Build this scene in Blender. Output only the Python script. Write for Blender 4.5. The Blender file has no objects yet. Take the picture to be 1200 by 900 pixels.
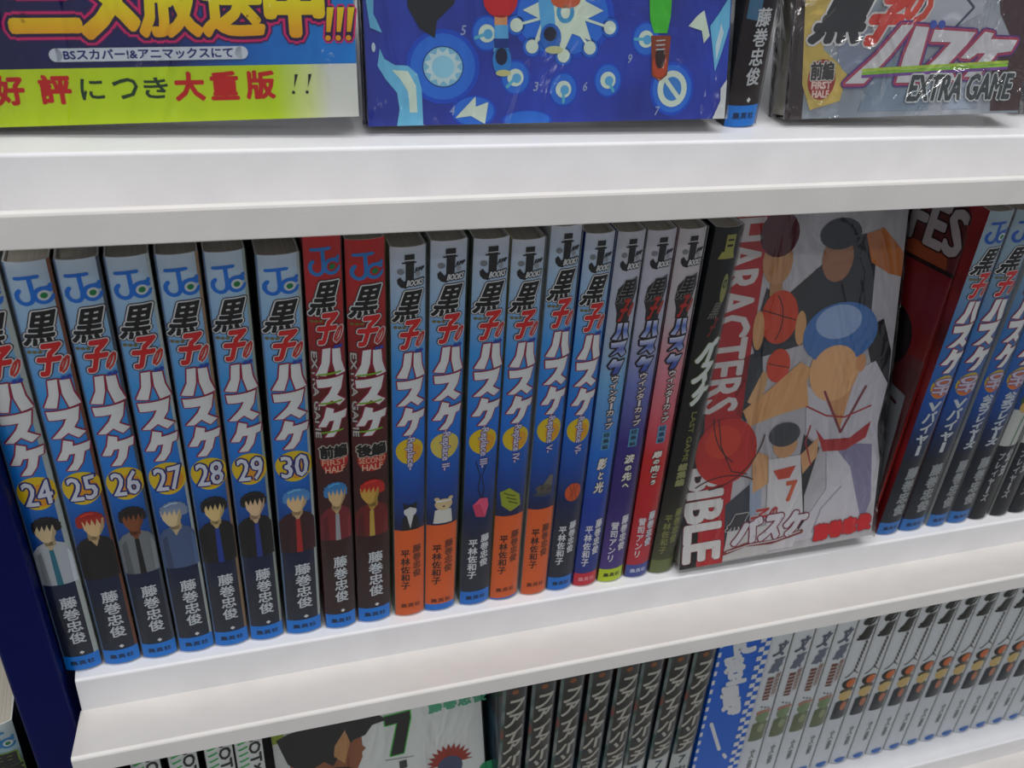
import bpy, bmesh, math, random
from mathutils import Vector, Matrix
from mathutils.geometry import tessellate_polygon
random.seed(7)
C = bpy.context.scene.collection
SC = bpy.context.scene
R = math.radians

# ---------------------------------------------------------------- camera
cam = bpy.data.cameras.new('camera'); co = bpy.data.objects.new('camera', cam); C.objects.link(co)
right = Vector((0.9460, -0.3092, 0.0969)).normalized()
up = Vector((0.0926, 0.5443, 0.8338)); up = (up - right * up.dot(right)).normalized()
back = right.cross(up)
co.matrix_world = Matrix(((right.x, up.x, back.x, 0.12543), (right.y, up.y, back.y, -0.29423),
                          (right.z, up.z, back.z, 0.31922), (0, 0, 0, 1)))
cam.sensor_width = 36; cam.lens = 36 * 1161.9 / 1200; cam.clip_start = 0.01
cam.dof.use_dof = True; cam.dof.focus_distance = 0.37; cam.dof.aperture_fstop = 30.0
SC.camera = co
# ---------------------------------------------------------------- world and lamps (shop ceiling tubes)
w = bpy.data.worlds.new('shop_air'); SC.world = w; w.use_nodes = True
bg = w.node_tree.nodes['Background']; bg.inputs[0].default_value = (0.90, 0.94, 1.0, 1); bg.inputs[1].default_value = 0.46
def area(name, loc, rot, sx, sy, power, colr):
    l = bpy.data.lights.new(name, 'AREA'); l.shape = 'RECTANGLE'; l.size = sx; l.size_y = sy
    l.energy = power; l.color = colr
    o = bpy.data.objects.new(name, l); C.objects.link(o); o.location = loc; o.rotation_euler = rot
area('ceiling_tube_near', (0.3, -0.42, 1.55), (0, 0, 0), 2.6, 0.16, 25, (1.0, 0.985, 0.96))
area('ceiling_tube_aisle', (-0.4, -2.0, 1.65), (R(-25), 0, 0), 2.4, 0.12, 24, (0.97, 0.985, 1.0))
area('ceiling_tube_far', (0.2, -3.6, 1.7), (R(-50), 0, 0), 2.4, 0.12, 30, (0.97, 0.985, 1.0))
SC.view_settings.view_transform = 'Standard'; SC.view_settings.look = 'None'
SC.view_settings.gamma = 1.0; SC.view_settings.use_curve_mapping = False
SC.view_settings.exposure = 0.0
SC.cycles.transparent_max_bounces = 24

# ---------------------------------------------------------------- helpers: materials
def lin(c):
    return tuple(((x / 255) / 12.92 if x / 255 <= 0.04045 else ((x / 255 + 0.055) / 1.055) ** 2.4) for x in c) + (1,)
MATS = {}
def ink(c, rough=0.45):
    k = (c, rough)
    if k not in MATS:
        m = bpy.data.materials.new('print_%02x%02x%02x' % c); m.use_nodes = True
        b = m.node_tree.nodes['Principled BSDF']; b.inputs['Base Color'].default_value = lin(c)
        b.inputs['Roughness'].default_value = rough; b.inputs['Specular IOR Level'].default_value = .25; MATS[k] = m
    return MATS[k]
def ramp(stops, axis='Z', rough=0.42):
    """printed gradient along one axis of the book; stops = [(millimetres, rgb)]"""
    k = (tuple(stops), axis)
    if k in MATS: return MATS[k]
    m = bpy.data.materials.new('print_gradient'); m.use_nodes = True; nt = m.node_tree
    b = nt.nodes['Principled BSDF']; b.inputs['Roughness'].default_value = rough; b.inputs['Specular IOR Level'].default_value = .25
    tc = nt.nodes.new('ShaderNodeTexCoord'); sp = nt.nodes.new('ShaderNodeSeparateXYZ')
    mp = nt.nodes.new('ShaderNodeMapRange'); cr = nt.nodes.new('ShaderNodeValToRGB')
    mp.inputs[1].default_value = 0; mp.inputs[2].default_value = 0.2
    nt.links.new(tc.outputs['Object'], sp.inputs[0]); nt.links.new(sp.outputs[axis], mp.inputs[0])
    nt.links.new(mp.outputs[0], cr.inputs[0]); nt.links.new(cr.outputs[0], b.inputs['Base Color'])
    el = cr.color_ramp.elements
    for i, (v, c) in enumerate(stops):
        e = el[i] if i < 2 else el.new(v / 200)
        e.position = v / 200; e.color = lin(c)
    MATS[k] = m; return m
def mottled(name, cols, scale=40, rough=0.5, bump=0.0):
    k = ('mot', name)
    if k in MATS: return MATS[k]
    m = bpy.data.materials.new(name); m.use_nodes = True; nt = m.node_tree
    b = nt.nodes['Principled BSDF']; b.inputs['Roughness'].default_value = rough
    tc = nt.nodes.new('ShaderNodeTexCoord'); n = nt.nodes.new('ShaderNodeTexNoise'); n.inputs['Scale'].default_value = scale
    cr = nt.nodes.new('ShaderNodeValToRGB'); nt.links.new(tc.outputs['Object'], n.inputs['Vector'])
    nt.links.new(n.outputs[0], cr.inputs[0]); nt.links.new(cr.outputs[0], b.inputs['Base Color'])
    el = cr.color_ramp.elements
    for i, c in enumerate(cols):
        p = 0.33 + 0.34 * i / max(1, len(cols) - 1)
        e = el[i] if i < 2 else el.new(p)
        e.position = p; e.color = lin(c)
    if bump:
        bp = nt.nodes.new('ShaderNodeBump'); bp.inputs['Strength'].default_value = bump; bp.inputs['Distance'].default_value = 0.001
        n2 = nt.nodes.new('ShaderNodeTexNoise'); n2.inputs['Scale'].default_value = 900
        nt.links.new(tc.outputs['Object'], n2.inputs['Vector']); nt.links.new(n2.outputs[0], bp.inputs['Height'])
        nt.links.new(bp.outputs[0], b.inputs['Normal'])
    MATS[k] = m; return m
def paper():
    if 'paper' in MATS: return MATS['paper']
    m = bpy.data.materials.new('page_edges'); m.use_nodes = True; nt = m.node_tree
    b = nt.nodes['Principled BSDF']; b.inputs['Roughness'].default_value = 0.9
    tc = nt.nodes.new('ShaderNodeTexCoord'); mp = nt.nodes.new('ShaderNodeMapping'); mp.inputs['Scale'].default_value = (2600, 30, 30)
    n = nt.nodes.new('ShaderNodeTexNoise'); n.inputs['Scale'].default_value = 1.0
    cr = nt.nodes.new('ShaderNodeValToRGB'); cr.color_ramp.elements[0].color = lin((146, 139, 126)); cr.color_ramp.elements[1].color = lin((204, 198, 184))
    nt.links.new(tc.outputs['Object'], mp.inputs[0]); nt.links.new(mp.outputs[0], n.inputs['Vector'])
    nt.links.new(n.outputs[0], cr.inputs[0]); nt.links.new(cr.outputs[0], b.inputs['Base Color'])
    MATS['paper'] = m; return m
def film(name, bump, scale, base, stretch=(1, 1, 1), dist=0.004):
    k = ('film', name)
    if k in MATS: return MATS[k]
    m = bpy.data.materials.new(name); m.use_nodes = True; nt = m.node_tree; nt.nodes.clear()
    out = nt.nodes.new('ShaderNodeOutputMaterial'); mx = nt.nodes.new('ShaderNodeMixShader')
    tr = nt.nodes.new('ShaderNodeBsdfTransparent'); gl = nt.nodes.new('ShaderNodeBsdfGlossy')
    gl.inputs['Roughness'].default_value = 0.10; tr.inputs[0].default_value = (0.965, 0.97, 0.97, 1)
    fr = nt.nodes.new('ShaderNodeFresnel'); fr.inputs[0].default_value = 1.45
    ad = nt.nodes.new('ShaderNodeMath'); ad.operation = 'MULTIPLY_ADD'; ad.inputs[1].default_value = 0.6; ad.inputs[2].default_value = base
    tc = nt.nodes.new('ShaderNodeTexCoord'); mp = nt.nodes.new('ShaderNodeMapping'); mp.inputs['Scale'].default_value = stretch
    n = nt.nodes.new('ShaderNodeTexNoise'); n.inputs['Scale'].default_value = scale; n.inputs['Detail'].default_value = 3
    n.inputs['Distortion'].default_value = 1.2
    bp = nt.nodes.new('ShaderNodeBump'); bp.inputs['Strength'].default_value = bump; bp.inputs['Distance'].default_value = dist
    L = nt.links
    L.new(tc.outputs['Object'], mp.inputs[0]); L.new(mp.outputs[0], n.inputs['Vector']); L.new(n.outputs[0], bp.inputs['Height'])
    L.new(bp.outputs[0], gl.inputs['Normal']); L.new(bp.outputs[0], fr.inputs['Normal'])
    L.new(fr.outputs[0], ad.inputs[0]); L.new(ad.outputs[0], mx.inputs[0]); L.new(tr.outputs[0], mx.inputs[1]); L.new(gl.outputs[0], mx.inputs[2])
    L.new(mx.outputs[0], out.inputs[0]); MATS[k] = m; return m
FILM = film('clear_book_film', 0.25, 30, 0.0, (2, 1, .5))
WRINKLED = film('wrinkled_shrink_film', 1.0, 34, 0.02, (1.3, 1, .5), 0.008)

# ---------------------------------------------------------------- helpers: objects
def link(name, me, mats, parent=None):
    o = bpy.data.objects.new(name, me)
    for m in mats: me.materials.append(m)
    C.objects.link(o)
    if parent: o.parent = parent
    return o
def mesh(name, verts, faces, mats, parent=None, idx=None, smooth=False):
    me = bpy.data.meshes.new(name); me.from_pydata(verts, [], faces)
    if idx: me.polygons.foreach_set('material_index', idx)
    if smooth: me.polygons.foreach_set('use_smooth', [True] * len(faces))
    me.update(); return link(name, me, mats, parent)
def thing(name, label, cat, loc=(0, 0, 0), rot=(0, 0, 0), group=None):
    o = bpy.data.objects.new(name, None); C.objects.link(o); o.empty_display_size = 0.01
    o.location = loc; o.rotation_euler = rot; o['label'] = label; o['category'] = cat
    if group: o['group'] = group
    return o
def dup(root, label):
    r = root.copy(); C.objects.link(r); r['label'] = label
    for ch in list(root.children):
        c = ch.copy(); C.objects.link(c); c.parent = r
        for g in ch.children:
            d = g.copy(); C.objects.link(d); d.parent = c
    return r
def boxdata(x0, x1, y0, y1, z0, z1):
    v = [(x, y, z) for x in (x0, x1) for y in (y0, y1) for z in (z0, z1)]
    f = [(0, 1, 3, 2), (4, 6, 7, 5), (0, 4, 5, 1), (2, 3, 7, 6), (0, 2, 6, 4), (1, 5, 7, 3)]
    return v, f
def extrude_x(name, prof, x0, x1, mats, parent, smooth=False, r_end=None):
    """closed (y,z) profile swept along x"""
    n = len(prof); v = [(x0, y, z) for y, z in prof] + [(x1, y, z) for y, z in prof]
    f = [(i, (i + 1) % n, n + (i + 1) % n, n + i) for i in range(n)]
    tri = tessellate_polygon([[Vector((y, z, 0)) for y, z in prof]])
    f += [tuple(t) for t in tri] + [tuple(n + q for q in reversed(t)) for t in tri]
    o = mesh(name, v, f, mats, parent)
    bm = bmesh.new(); bm.from_mesh(o.data); bmesh.ops.recalc_face_normals(bm, faces=bm.faces); bm.to_mesh(o.data); bm.free()
    return o

# ---------------------------------------------------------------- helpers: lettering
TEXTS = {}
def preload(keys):
    obs = []
    for k in keys:
        if k in TEXTS: continue
        c = bpy.data.curves.new('t', 'FONT'); c.body = k; c.resolution_u = 2
        o = bpy.data.objects.new('t', c); C.objects.link(o); obs.append((k, o, c)); TEXTS[k] = None
    dg = bpy.context.evaluated_depsgraph_get()
    for k, o, c in obs:
        m = bpy.data.meshes.new_from_object(o.evaluated_get(dg))
        bm = bmesh.new(); bm.from_mesh(m); bmesh.ops.remove_doubles(bm, verts=bm.verts, dist=0.0005)
        vs = [(v.co.x, v.co.y) for v in bm.verts]; bm.verts.index_update()
        fs = [tuple(v.index for v in f.verts) for f in bm.faces]
        es = [(e.verts[0].index, e.verts[1].index) for e in bm.edges if len(e.link_faces) == 1]
        bm.free(); bpy.data.meshes.remove(m); TEXTS[k] = (vs, fs, es)
    for k, o, c in obs:
        bpy.data.objects.remove(o); bpy.data.curves.remove(c)
CH = set('黒子のバスケ藤巻忠俊集英社前編後編平林佐和子誉司アンリウインターカップ総集編影と光涙の先へ扉の向こう'
         'アニメ放送中！好評につき大重版ファイアパンチに登場公式プレイヤーズ文豪約束のネバーランド0123456789')
STR = ['24', '25', '26', '27', '28', '29', '30', '7', 'FIRST', 'HALF', 'SECOND', '-Replace-', '-Replace II-', '-Replace III-',
       '-Replace IV-', '-Replace V-', '-Replace VI-', 'JUMP', 'BOOKS', 'EXTRA GAME', 'BIBLE', 'CHARACTERS', 'LAST GAME', 'OFES', 'OFF',
       'BSスカパー!&アニマックスにて', '!!!', '!!', '!', 'ROBOT×LASER', 'J', 'V', 'EXTRA GAME', '3', '6', '9', '4', '5', '7', 'SEIRIN']
preload(list(CH) + STR)

class Print:
    """flat print: filled shapes in millimetres on a (u, v) sheet, each with an ink and a layer"""
    def __init__(s): s.v = []; s.f = []; s.m = []; s.mats = []
    def mi(s, c):
        m = c if isinstance(c, bpy.types.Material) else ink(c)
        if m not in s.mats: s.mats.append(m)
        return s.mats.index(m)
    def add(s, vs, fs, c, lv):
        b = len(s.v); s.v += [(x, y, lv) for x, y in vs]; s.f += [tuple(b + i for i in f) for f in fs]; s.m += [s.mi(c)] * len(fs)
    def poly(s, pts, c, lv):
        tri = tessellate_polygon([[Vector((x, y, 0)) for x, y in pts]]); s.add(pts, tri, c, lv); return s
    def rect(s, x0, y0, x1, y1, c, lv): s.add([(x0, y0), (x1, y0), (x1, y1), (x0, y1)], [(0, 1, 2, 3)], c, lv); return s
    def ell(s, cx, cy, rx, ry, c, lv, n=20, a0=0, a1=360):
        k = [(cx + rx * math.cos(R(a0 + (a1 - a0) * i / n)), cy + ry * math.sin(R(a0 + (a1 - a0) * i / n))) for i in range(n + 1)]
        s.add(k + [(cx, cy)], [(i, i + 1, n + 1) for i in range(n)], c, lv); return s
    def line(s, pts, wd, c, lv, closed=False):
        n = len(pts); t = wd / 2
        for i in range(n if closed else n - 1): s._seg(pts[i], pts[(i + 1) % n], t, c, lv)
        for p in pts: s._dot(p, t, c, lv)
        return s
    def arc(s, cx, cy, rx, ry, a0, a1, wd, c, lv, n=12):
        return s.line([(cx + rx * math.cos(R(a0 + (a1 - a0) * i / n)), cy + ry * math.sin(R(a0 + (a1 - a0) * i / n))) for i in range(n + 1)], wd, c, lv)
    def _lv(s, lv):
        s.k = getattr(s, 'k', 0) + 1; return lv - 0.9 + (s.k % 20) * 0.04
    def _seg(s, a, b, t, c, lv):
        dx, dy = b[0] - a[0], b[1] - a[1]; l = math.hypot(dx, dy)
        if l < 1e-6: return
        nx, ny = -dy / l * t, dx / l * t
        s.add([(a[0] + nx, a[1] + ny), (a[0] - nx, a[1] - ny), (b[0] - nx, b[1] - ny), (b[0] + nx, b[1] + ny)], [(0, 1, 2, 3)], c, s._lv(lv))
    def _dot(s, p, t, c, lv):
        s.add([(p[0] + t * math.cos(R(60 * i)), p[1] + t * math.sin(R(60 * i))) for i in range(6)], [(0, 1, 2, 3, 4, 5)], c, s._lv(lv))
    def text(s, key, box, c, lv, bold=0.0, outl=(), shear=0.0, rot=0, em=False):
        """box=(x0,y0,x1,y1) target; outl=[(colour, thickness, layer)]; rot=-90 reads downwards"""
        vs, fs, es = TEXTS[key]
        if key == 'ー': rot = -90
        if rot == -90: vs = [(y, -x) for x, y in vs]
        if rot == 90: vs = [(-y, x) for x, y in vs]
        if em and not rot: bx = (0.02, -0.1, 0.98, 0.86)
        else: bx = (min(x for x, y in vs), min(y for x, y in vs), max(x for x, y in vs), max(y for x, y in vs))
        x0, y0, x1, y1 = box; wd, ht = bx[2] - bx[0], bx[3] - bx[1]
        sh = abs(shear) * (y1 - y0)
        tw = (x1 - x0) - sh
        def mp(p):
            a, b = (p[0] - bx[0]) / wd, (p[1] - bx[1]) / ht
            return (x0 + a * tw + (b if shear > 0 else 1 - b) * sh, y0 + b * (y1 - y0))
        q = [mp(p) for p in vs]
        s.add(q, fs, c, lv)
        for col_, t, l2 in ([(c, bold, lv)] if bold else []) + list(outl):
            t2 = t if l2 == lv else t + bold
            for a, b in es: s._seg(q[a], q[b], t2, col_, l2)
            for a in {e[0] for e in es}: s._dot(q[a], t2, col_, l2)
        return s
    def column(s, chars, cx, top, bottom, wd, c, lv, bold=0.0, outl=(), shear=0.0):
        h = (top - bottom) / len(chars)
        for i, ch in enumerate(chars):
            a = top - h * i
            if ch == 'ー': s.text(ch, (cx - wd * .12, a - h * .92, cx + wd * .12, a - h * .08), c, lv, bold, outl, shear); continue
            k = 0.72 if ch in 'ィァッャュョとのへうこきにつ' else 1
            s.text(ch, (cx - wd / 2 * k, a - h * (0.5 + 0.47 * k), cx + wd / 2 * k, a - h * (0.5 - 0.47 * k)), c, lv, bold, outl, shear, em=(ch not in '黒バスケ'))
        return s
    def build(s, name, parent, surf=None, w=None, h=None, label=None):
        """surf(u, v, layer) -> local metres; clipped to 0..w, 0..h"""
        bm = bmesh.new(); vv = [bm.verts.new(p) for p in s.v]
        for f, m in zip(s.f, s.m):
            try: bf = bm.faces.new([vv[i] for i in f]); bf.material_index = m
            except ValueError: pass
        def cut(co_, no, clear=False):
            bmesh.ops.bisect_plane(bm, geom=bm.verts[:] + bm.edges[:] + bm.faces[:], plane_co=co_, plane_no=no, clear_outer=clear, dist=1e-6)
        if w:
            cut((w, 0, 0), (1, 0, 0), True); cut((0, 0, 0), (-1, 0, 0), True)
        if h:
            cut((0, h, 0), (0, 1, 0), True); cut((0, 0, 0), (0, -1, 0), True)
        if surf and w:
            for k in range(1, 10): cut((w * k / 10, 0, 0), (1, 0, 0))
        if not surf: surf = lambda u, v, l: (u / 1000, -(0.06 + 0.05 * l) / 1000, v / 1000)
        for v in bm.verts: v.co = surf(v.co.x, v.co.y, v.co.z)
        for f in bm.faces:
            f.normal_update()
            if f.normal.y > 0: f.normal_flip()
        me = bpy.data.meshes.new(name); bm.to_mesh(me); bm.free()
        o = link(name, me, s.mats, parent)
        if label: o['label'] = label
        return o

# ---------------------------------------------------------------- standing comics
SW, SH, SD, BULGE = 12.2, 176.0, 113.0, 1.7
def bul(s): return BULGE * (1 - abs(2 * s - 1) ** 2.4)
def spine(u, v, l): return (u / 1000, -(bul(u / SW) + 0.07 + 0.05 * l) / 1000, v / 1000)
def comic_body(root, spine_mat, left_mat, right_mat, wrap=True):
    N = 12; h = SH / 1000; t = 0.0005
    arc = [(SW * i / N / 1000, -bul(i / N) / 1000) for i in range(N + 1)]
    wv = SW / 1000; d = SD / 1000
    outer = [(0, d)] + arc + [(wv, d)]
    inner = [(t, d)] + [(min(max(x, t), wv - t), y + t) for x, y in arc] + [(wv - t, d)]
    n = len(outer); v = []; f = []; idx = []
    for z in (0, h):
        v += [(x, y, z) for x, y in outer] + [(x, y, z) for x, y in inner]
    for i in range(n - 1):
        k = 1 if i == 0 else (2 if i == n - 2 else 0)
        f.append((i, i + 1, 2 * n + i + 1, 2 * n + i)); idx.append(k)
        f.append((n + i, 3 * n + i, 3 * n + i + 1, n + i + 1)); idx.append(3)
        f.append((i, n + i, n + i + 1, i + 1)); idx.append(3)
        f.append((2 * n + i, 2 * n + i + 1, 3 * n + i + 1, 3 * n + i)); idx.append(3)
    for i in (0, n - 1): f.append((i, n + i, 3 * n + i, 2 * n + i)); idx.append(3)
    mesh('cover', v, f, [spine_mat, left_mat, right_mat, ink((205, 205, 200))], root, idx)
    v, f = boxdata(0.0006, wv - 0.0006, 0.0, d - 0.002, 0.0012, h - 0.0016)
    for i in (0, 1): x, y, z = v[i]
    mesh('page_block', v, f, [paper()], root)
    if wrap:
        e = 0.0003
        o2 = [(-e, d + e)] + [(x + (-e if i == 0 else e if i == N else 0), y - 0.0009) for i, (x, y) in enumerate(arc)] + [(wv + e, d + e)]
        n = len(o2); v = [(x, y, 0.0001) for x, y in o2] + [(x, y, h + 0.0004) for x, y in o2]
        f = [(i, (i + 1) % n, n + (i + 1) % n, n + i) for i in range(n)]
        mesh('plastic_wrap', v, f, [FILM], root)
def bust(p, cx, top, bot, hair, skin, cloth, trim=None, turn=0.0, lv=2):
    """plain faceless stand-in for the printed figure: hair, face and clothes as flat colours"""
    cy = top - 6.4
    dk_ = lambda c, f: tuple(int(k * f) for k in c)
    sh = top - 13.4
    p.poly([(0.2, bot), (12, bot), (12, sh - 3.5), (10.6, sh - .5), (8.4, sh + 1.2), (4.6, sh + 1.2), (2.2, sh - .5), (0.2, sh - 4)], cloth, lv)
    p.poly([(cx - 5.4, bot), (cx - 3.2, bot), (cx - 3.6, sh - 3), (cx - 5.2, sh - 5)], dk_(cloth, .8), lv + 1)
    p.poly([(cx + 4.0, bot), (cx + 5.4, bot), (cx + 5.4, sh - 6), (cx + 4.4, sh - 3)], dk_(cloth, 1.18), lv + 1)
    p.poly([(cx - 2, sh + 1.4), (cx + 2, sh + 1.4), (cx + turn * .5, sh - 3.4)], dk_(skin, .9), lv + 1)
    if trim: p.poly([(cx - 1 + turn * .5, bot), (cx + 1 + turn * .5, bot), (cx + .7 + turn * .5, sh - 2.4), (cx - .7 + turn * .5, sh - 2.4)], trim, lv + 2)
    p.rect(cx - 1.7, cy - 7.4, cx + 1.7, cy - 2, dk_(skin, .8), lv + 1)
    hp = []
    for k in range(21):
        a = R(-25 + 230 * k / 20); rr = 1.0 if k % 2 else .93
        hp.append((cx + 4.7 * rr * math.cos(a), cy + .8 + 5.3 * rr * math.sin(a)))
    p.poly(hp, hair, lv + 2)
    p.poly([(cx + turn - 3.4, cy + 1.6), (cx + turn - 3.1, cy - 2.2), (cx + turn - 1.5, cy - 5.2), (cx + turn, cy - 6.0), (cx + turn + 1.5, cy - 5.2), (cx + turn + 3.1, cy - 2.2), (cx + turn + 3.4, cy + 1.6), (cx + turn, cy + 3)], skin, lv + 3)
    p.poly([(cx + turn + 1.0, cy - 5.5), (cx + turn + 3.1, cy - 2.2), (cx + turn + 3.4, cy + 1.6), (cx + turn + 2.4, cy)], dk_(skin, .84), lv + 4)
    for k in (-3.2, -1.7, -.2, 1.4, 3.0): p.poly([(cx + k - 1.1, cy + 3.6), (cx + k + 1.1, cy + 3.6), (cx + k - .3 + turn * .4, cy - .4 - .4 * (k > 0))], hair, lv + 5)
    p.line([(cx - 2.6, cy + 4), (cx - .6, cy + 5.1), (cx + 1.4, cy + 5.0)], .5, tuple(min(235, int(k * 1.35 + 14)) for k in hair), lv + 6)
    return p
W_, K_ = (222, 222, 220), (20, 20, 24)
BL, RD, CR = (16, 110, 205), (205, 28, 32), (150, 20, 62)
def jc_logo(root, blue=BL, halo=None):
    p = Print()
    p.line([(2.4, 170.6), (8.2, 170.9)], 1.2, blue, 2)
    p.line([(5.9, 170.6), (6.1, 164.6), (5.8, 163.0), (4.9, 162.1), (3.7, 161.9), (2.5, 162.5), (1.8, 163.8), (1.9, 165.4), (2.7, 166.5)], 1.3, blue, 2)
    p.arc(8.9, 164.4, 2.4, 2.4, 35, 325, 1.3, blue, 2, 16)
    p.line([(8.9, 166.8), (10.9, 166.9), (11.0, 167.6)], 1.1, blue, 2).line([(10.6, 162.7), (11.3, 163.9)], .9, blue, 2)
    if not halo: p.ell(8.9, 164.4, 1.75, 1.75, (200, 205, 205), 3)
    p.ell(8.9, 164.4, 1.0, 1.0, (12, 120, 60), 4)
    return p.build('publisher_logo', root, spine, SW, SH)
def jbooks_logo(root):
    p = Print(); k = (28, 28, 32)
    p.rect(4.6, 170.3, 8.0, 173.3, k, 3).rect(3.7, 169.9, 8.7, 170.5, k, 3).rect(4.6, 170.9, 8.0, 171.3, (190, 190, 190), 4)
    p.poly([(4.9, 170), (7.9, 170), (7.7, 163.2), (6.6, 161.2), (4.9, 160.4), (3.2, 160.9), (2.2, 162.2), (2.0, 163.8), (3.0, 164.9), (3.7, 163.9), (4.4, 163.1), (4.9, 163.6)], k, 3)
    p.ell(3.3, 166.9, 1.2, 1.1, (120, 122, 126), 3).ell(9.3, 165.4, .9, 1.0, (150, 152, 156), 3)
    p.text('JUMP', (7.9, 166.2, 11.6, 168.0), k, 4, .12, shear=.3)
    p.text('BOOKS', (5.2, 161.3, 11.3, 163.5), (215, 215, 215), 5, .10, [(k, .42, 4)], shear=.2)
    return p.build('publisher_logo', root, spine, SW, SH)
def title(root, w1=W_, halo=(215, 215, 215), stripe=False, out=CR):
    p = Print()
    p.text('黒', (0.4, 147.2, 11.6, 158.9), (14, 12, 14), 4, .34, [(halo, .42, 3), ((60, 40, 40), .75, 2)], .30)
    p.text('子', (1.8, 136.2, 10.6, 147.4), RD, 6, .50, [(halo, .34, 5), ((60, 20, 26), .7, 4)], .26)
    p.text('の', (7.9, 136.4, 12.2, 142.2), (196, 50, 40), 8, .22, [(halo, .30, 7)], .35)
    for i in range(3): p.ell(1.3 + 1.5 * i, 144.9, .68, .55, (120, 104, 42), 7, 8)
    for i in range(2): p.ell(8.9 + 1.6 * i, 134.6, .78, .72, (36, 66, 170), 9, 8)
    z = [(135.0, 123.4), (122.9, 111.6), (111.0, 97.6)]
    o = [(out, .62, 5), ((60, 70, 150), .95, 4)]
    # heavy slanted katakana drawn as logo blocks
    def blk(pts):
        p.poly(pts, w1, 7); p.line(pts, .95, out, 5, True)
    blk([(4.3, 134.2), (7.0, 134.4), (6.5, 128.5), (5.1, 123.4), (1.5, 123.6), (3.7, 128.6)])
    blk([(7.6, 134.0), (10.4, 133.6), (10.7, 128.6), (12.0, 123.6), (8.6, 123.2), (7.5, 128.5)])
    blk([(1.6, 121.9), (11.2, 122.6), (10.2, 117.6), (8.6, 115.0), (11.6, 112.2), (9.2, 110.6), (6.6, 113.2), (4.2, 111.2), (1.6, 111.0), (5.7, 116.2), (7.0, 118.9), (1.9, 118.5)])
    blk([(4.6, 110.4), (7.2, 109.4), (6.9, 107.6), (12.0, 108.0), (11.4, 104.8), (9.9, 104.6), (8.7, 100.4), (6.6, 97.4), (3.6, 97.5), (6.0, 100.8), (7.1, 104.4), (5.4, 104.4), (4.2, 102.0), (1.4, 101.8), (3.5, 106.0)])
    if stripe:
        for v0 in (123.9, 111.9, 99.4): p.line([(2.5, v0), (10.2, v0 + .5)], .7, (120, 170, 30), 8)
    return p.build('title_lettering', root, spine, SW, SH)
def author(root, c=(205, 210, 215), top=39.5, bot=14.5):
    p = Print(); p.column('藤巻忠俊', 6.9, top, bot, 5.4, c, 4, .13)
    p.poly([(7, 10.6), (7.9, 9.6), (7, 8.6), (6.1, 9.6)], W_, 4)
    return p.build('author_name', root, spine, SW, SH)
def pub_band(root, c=(10, 128, 224), tc=(18, 50, 90), h=7.6):
    p = Print(); p.rect(0, 0, SW, h, c, 1)
    for i, ch in enumerate('集英社'): p.text(ch, (2.1 + 2.9 * i, h * .36, 4.6 + 2.9 * i, h * .36 + 2.4), tc, 2, .10, em=True)
    return p.build('publisher_band', root, spine, SW, SH)
def place(root, x, wd, lean, y=0.0, z=0.0, H=176.0):
    root.location = (x - .00025, y, z); root.rotation_euler = (0, R(lean), 0); root.scale = ((wd + .0005) * 1000 / SW, 1, H / SH)
BLUES = [(0, (36, 42, 58)), (30, (30, 36, 54)), (46, (14, 28, 66)), (62, (8, 62, 138)), (92, (8, 118, 214)), (128, (60, 156, 226)), (160, (158, 192, 218)), (176, (190, 202, 214))]
SIDE = {'w': [(214, 216, 212), (184, 188, 190)], 'br': [(120, 60, 34), (70, 60, 60)], 'gr': [(110, 130, 110), (170, 176, 170)],
        'or': [(190, 110, 50), (150, 150, 140)], 'ye': [(190, 170, 60), (120, 130, 70)], 'rd': [(160, 24, 30), (90, 20, 26)], 'dk': [(30, 34, 40), (60, 66, 74)],
        'bl': [(20, 60, 150), (40, 90, 190)]}
def side(k): return mottled('board_print_' + k, SIDE[k], 30, .5)
GM = 'comic volumes in a row on the middle shelf'
NUMS = [
 ('24', .0712, .0124, -2.6, 176, 'w', ((24, 20, 22), (214, 190, 150), (176, 182, 188), (40, 110, 130)), 'black-haired figure in a pale jacket', 'against the blue post'),
 ('25', .0854, .0125, -2.63, 176, 'br', ((170, 40, 30), (218, 186, 136), (30, 26, 26), None), 'red-haired figure in black', 'second from the blue post'),
 ('26', .0996, .0122, -2.70, 176, 'dk', ((30, 22, 20), (138, 76, 40), (120, 124, 128), (20, 22, 26)), 'dark-skinned figure in grey', 'third from the blue post'),
 ('27', .1135, .0125, -2.67, 176, 'w', ((130, 146, 172), (220, 196, 150), (76, 96, 134), None), 'silver-haired figure in blue-grey', 'fourth from the blue post'),
 ('28', .1272, .0124, -2.39, 176, 'or', ((24, 24, 28), (222, 194, 130), (26, 24, 26), (30, 60, 150)), 'black-haired figure in black', 'fifth from the blue post'),
 ('29', .1413, .0123, -2.33, 176, 'gr', ((26, 22, 22), (222, 188, 150), (24, 22, 24), (40, 60, 140)), 'dark-haired figure in black', 'sixth from the blue post'),
 ('30', .1558, .0134, -1.88, 174, 'w', ((80, 140, 200), (224, 190, 140), (60, 24, 30), (170, 40, 36)), 'light-blue-haired figure in dark red', 'beside the first red spine'),
]
shared = {}
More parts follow.
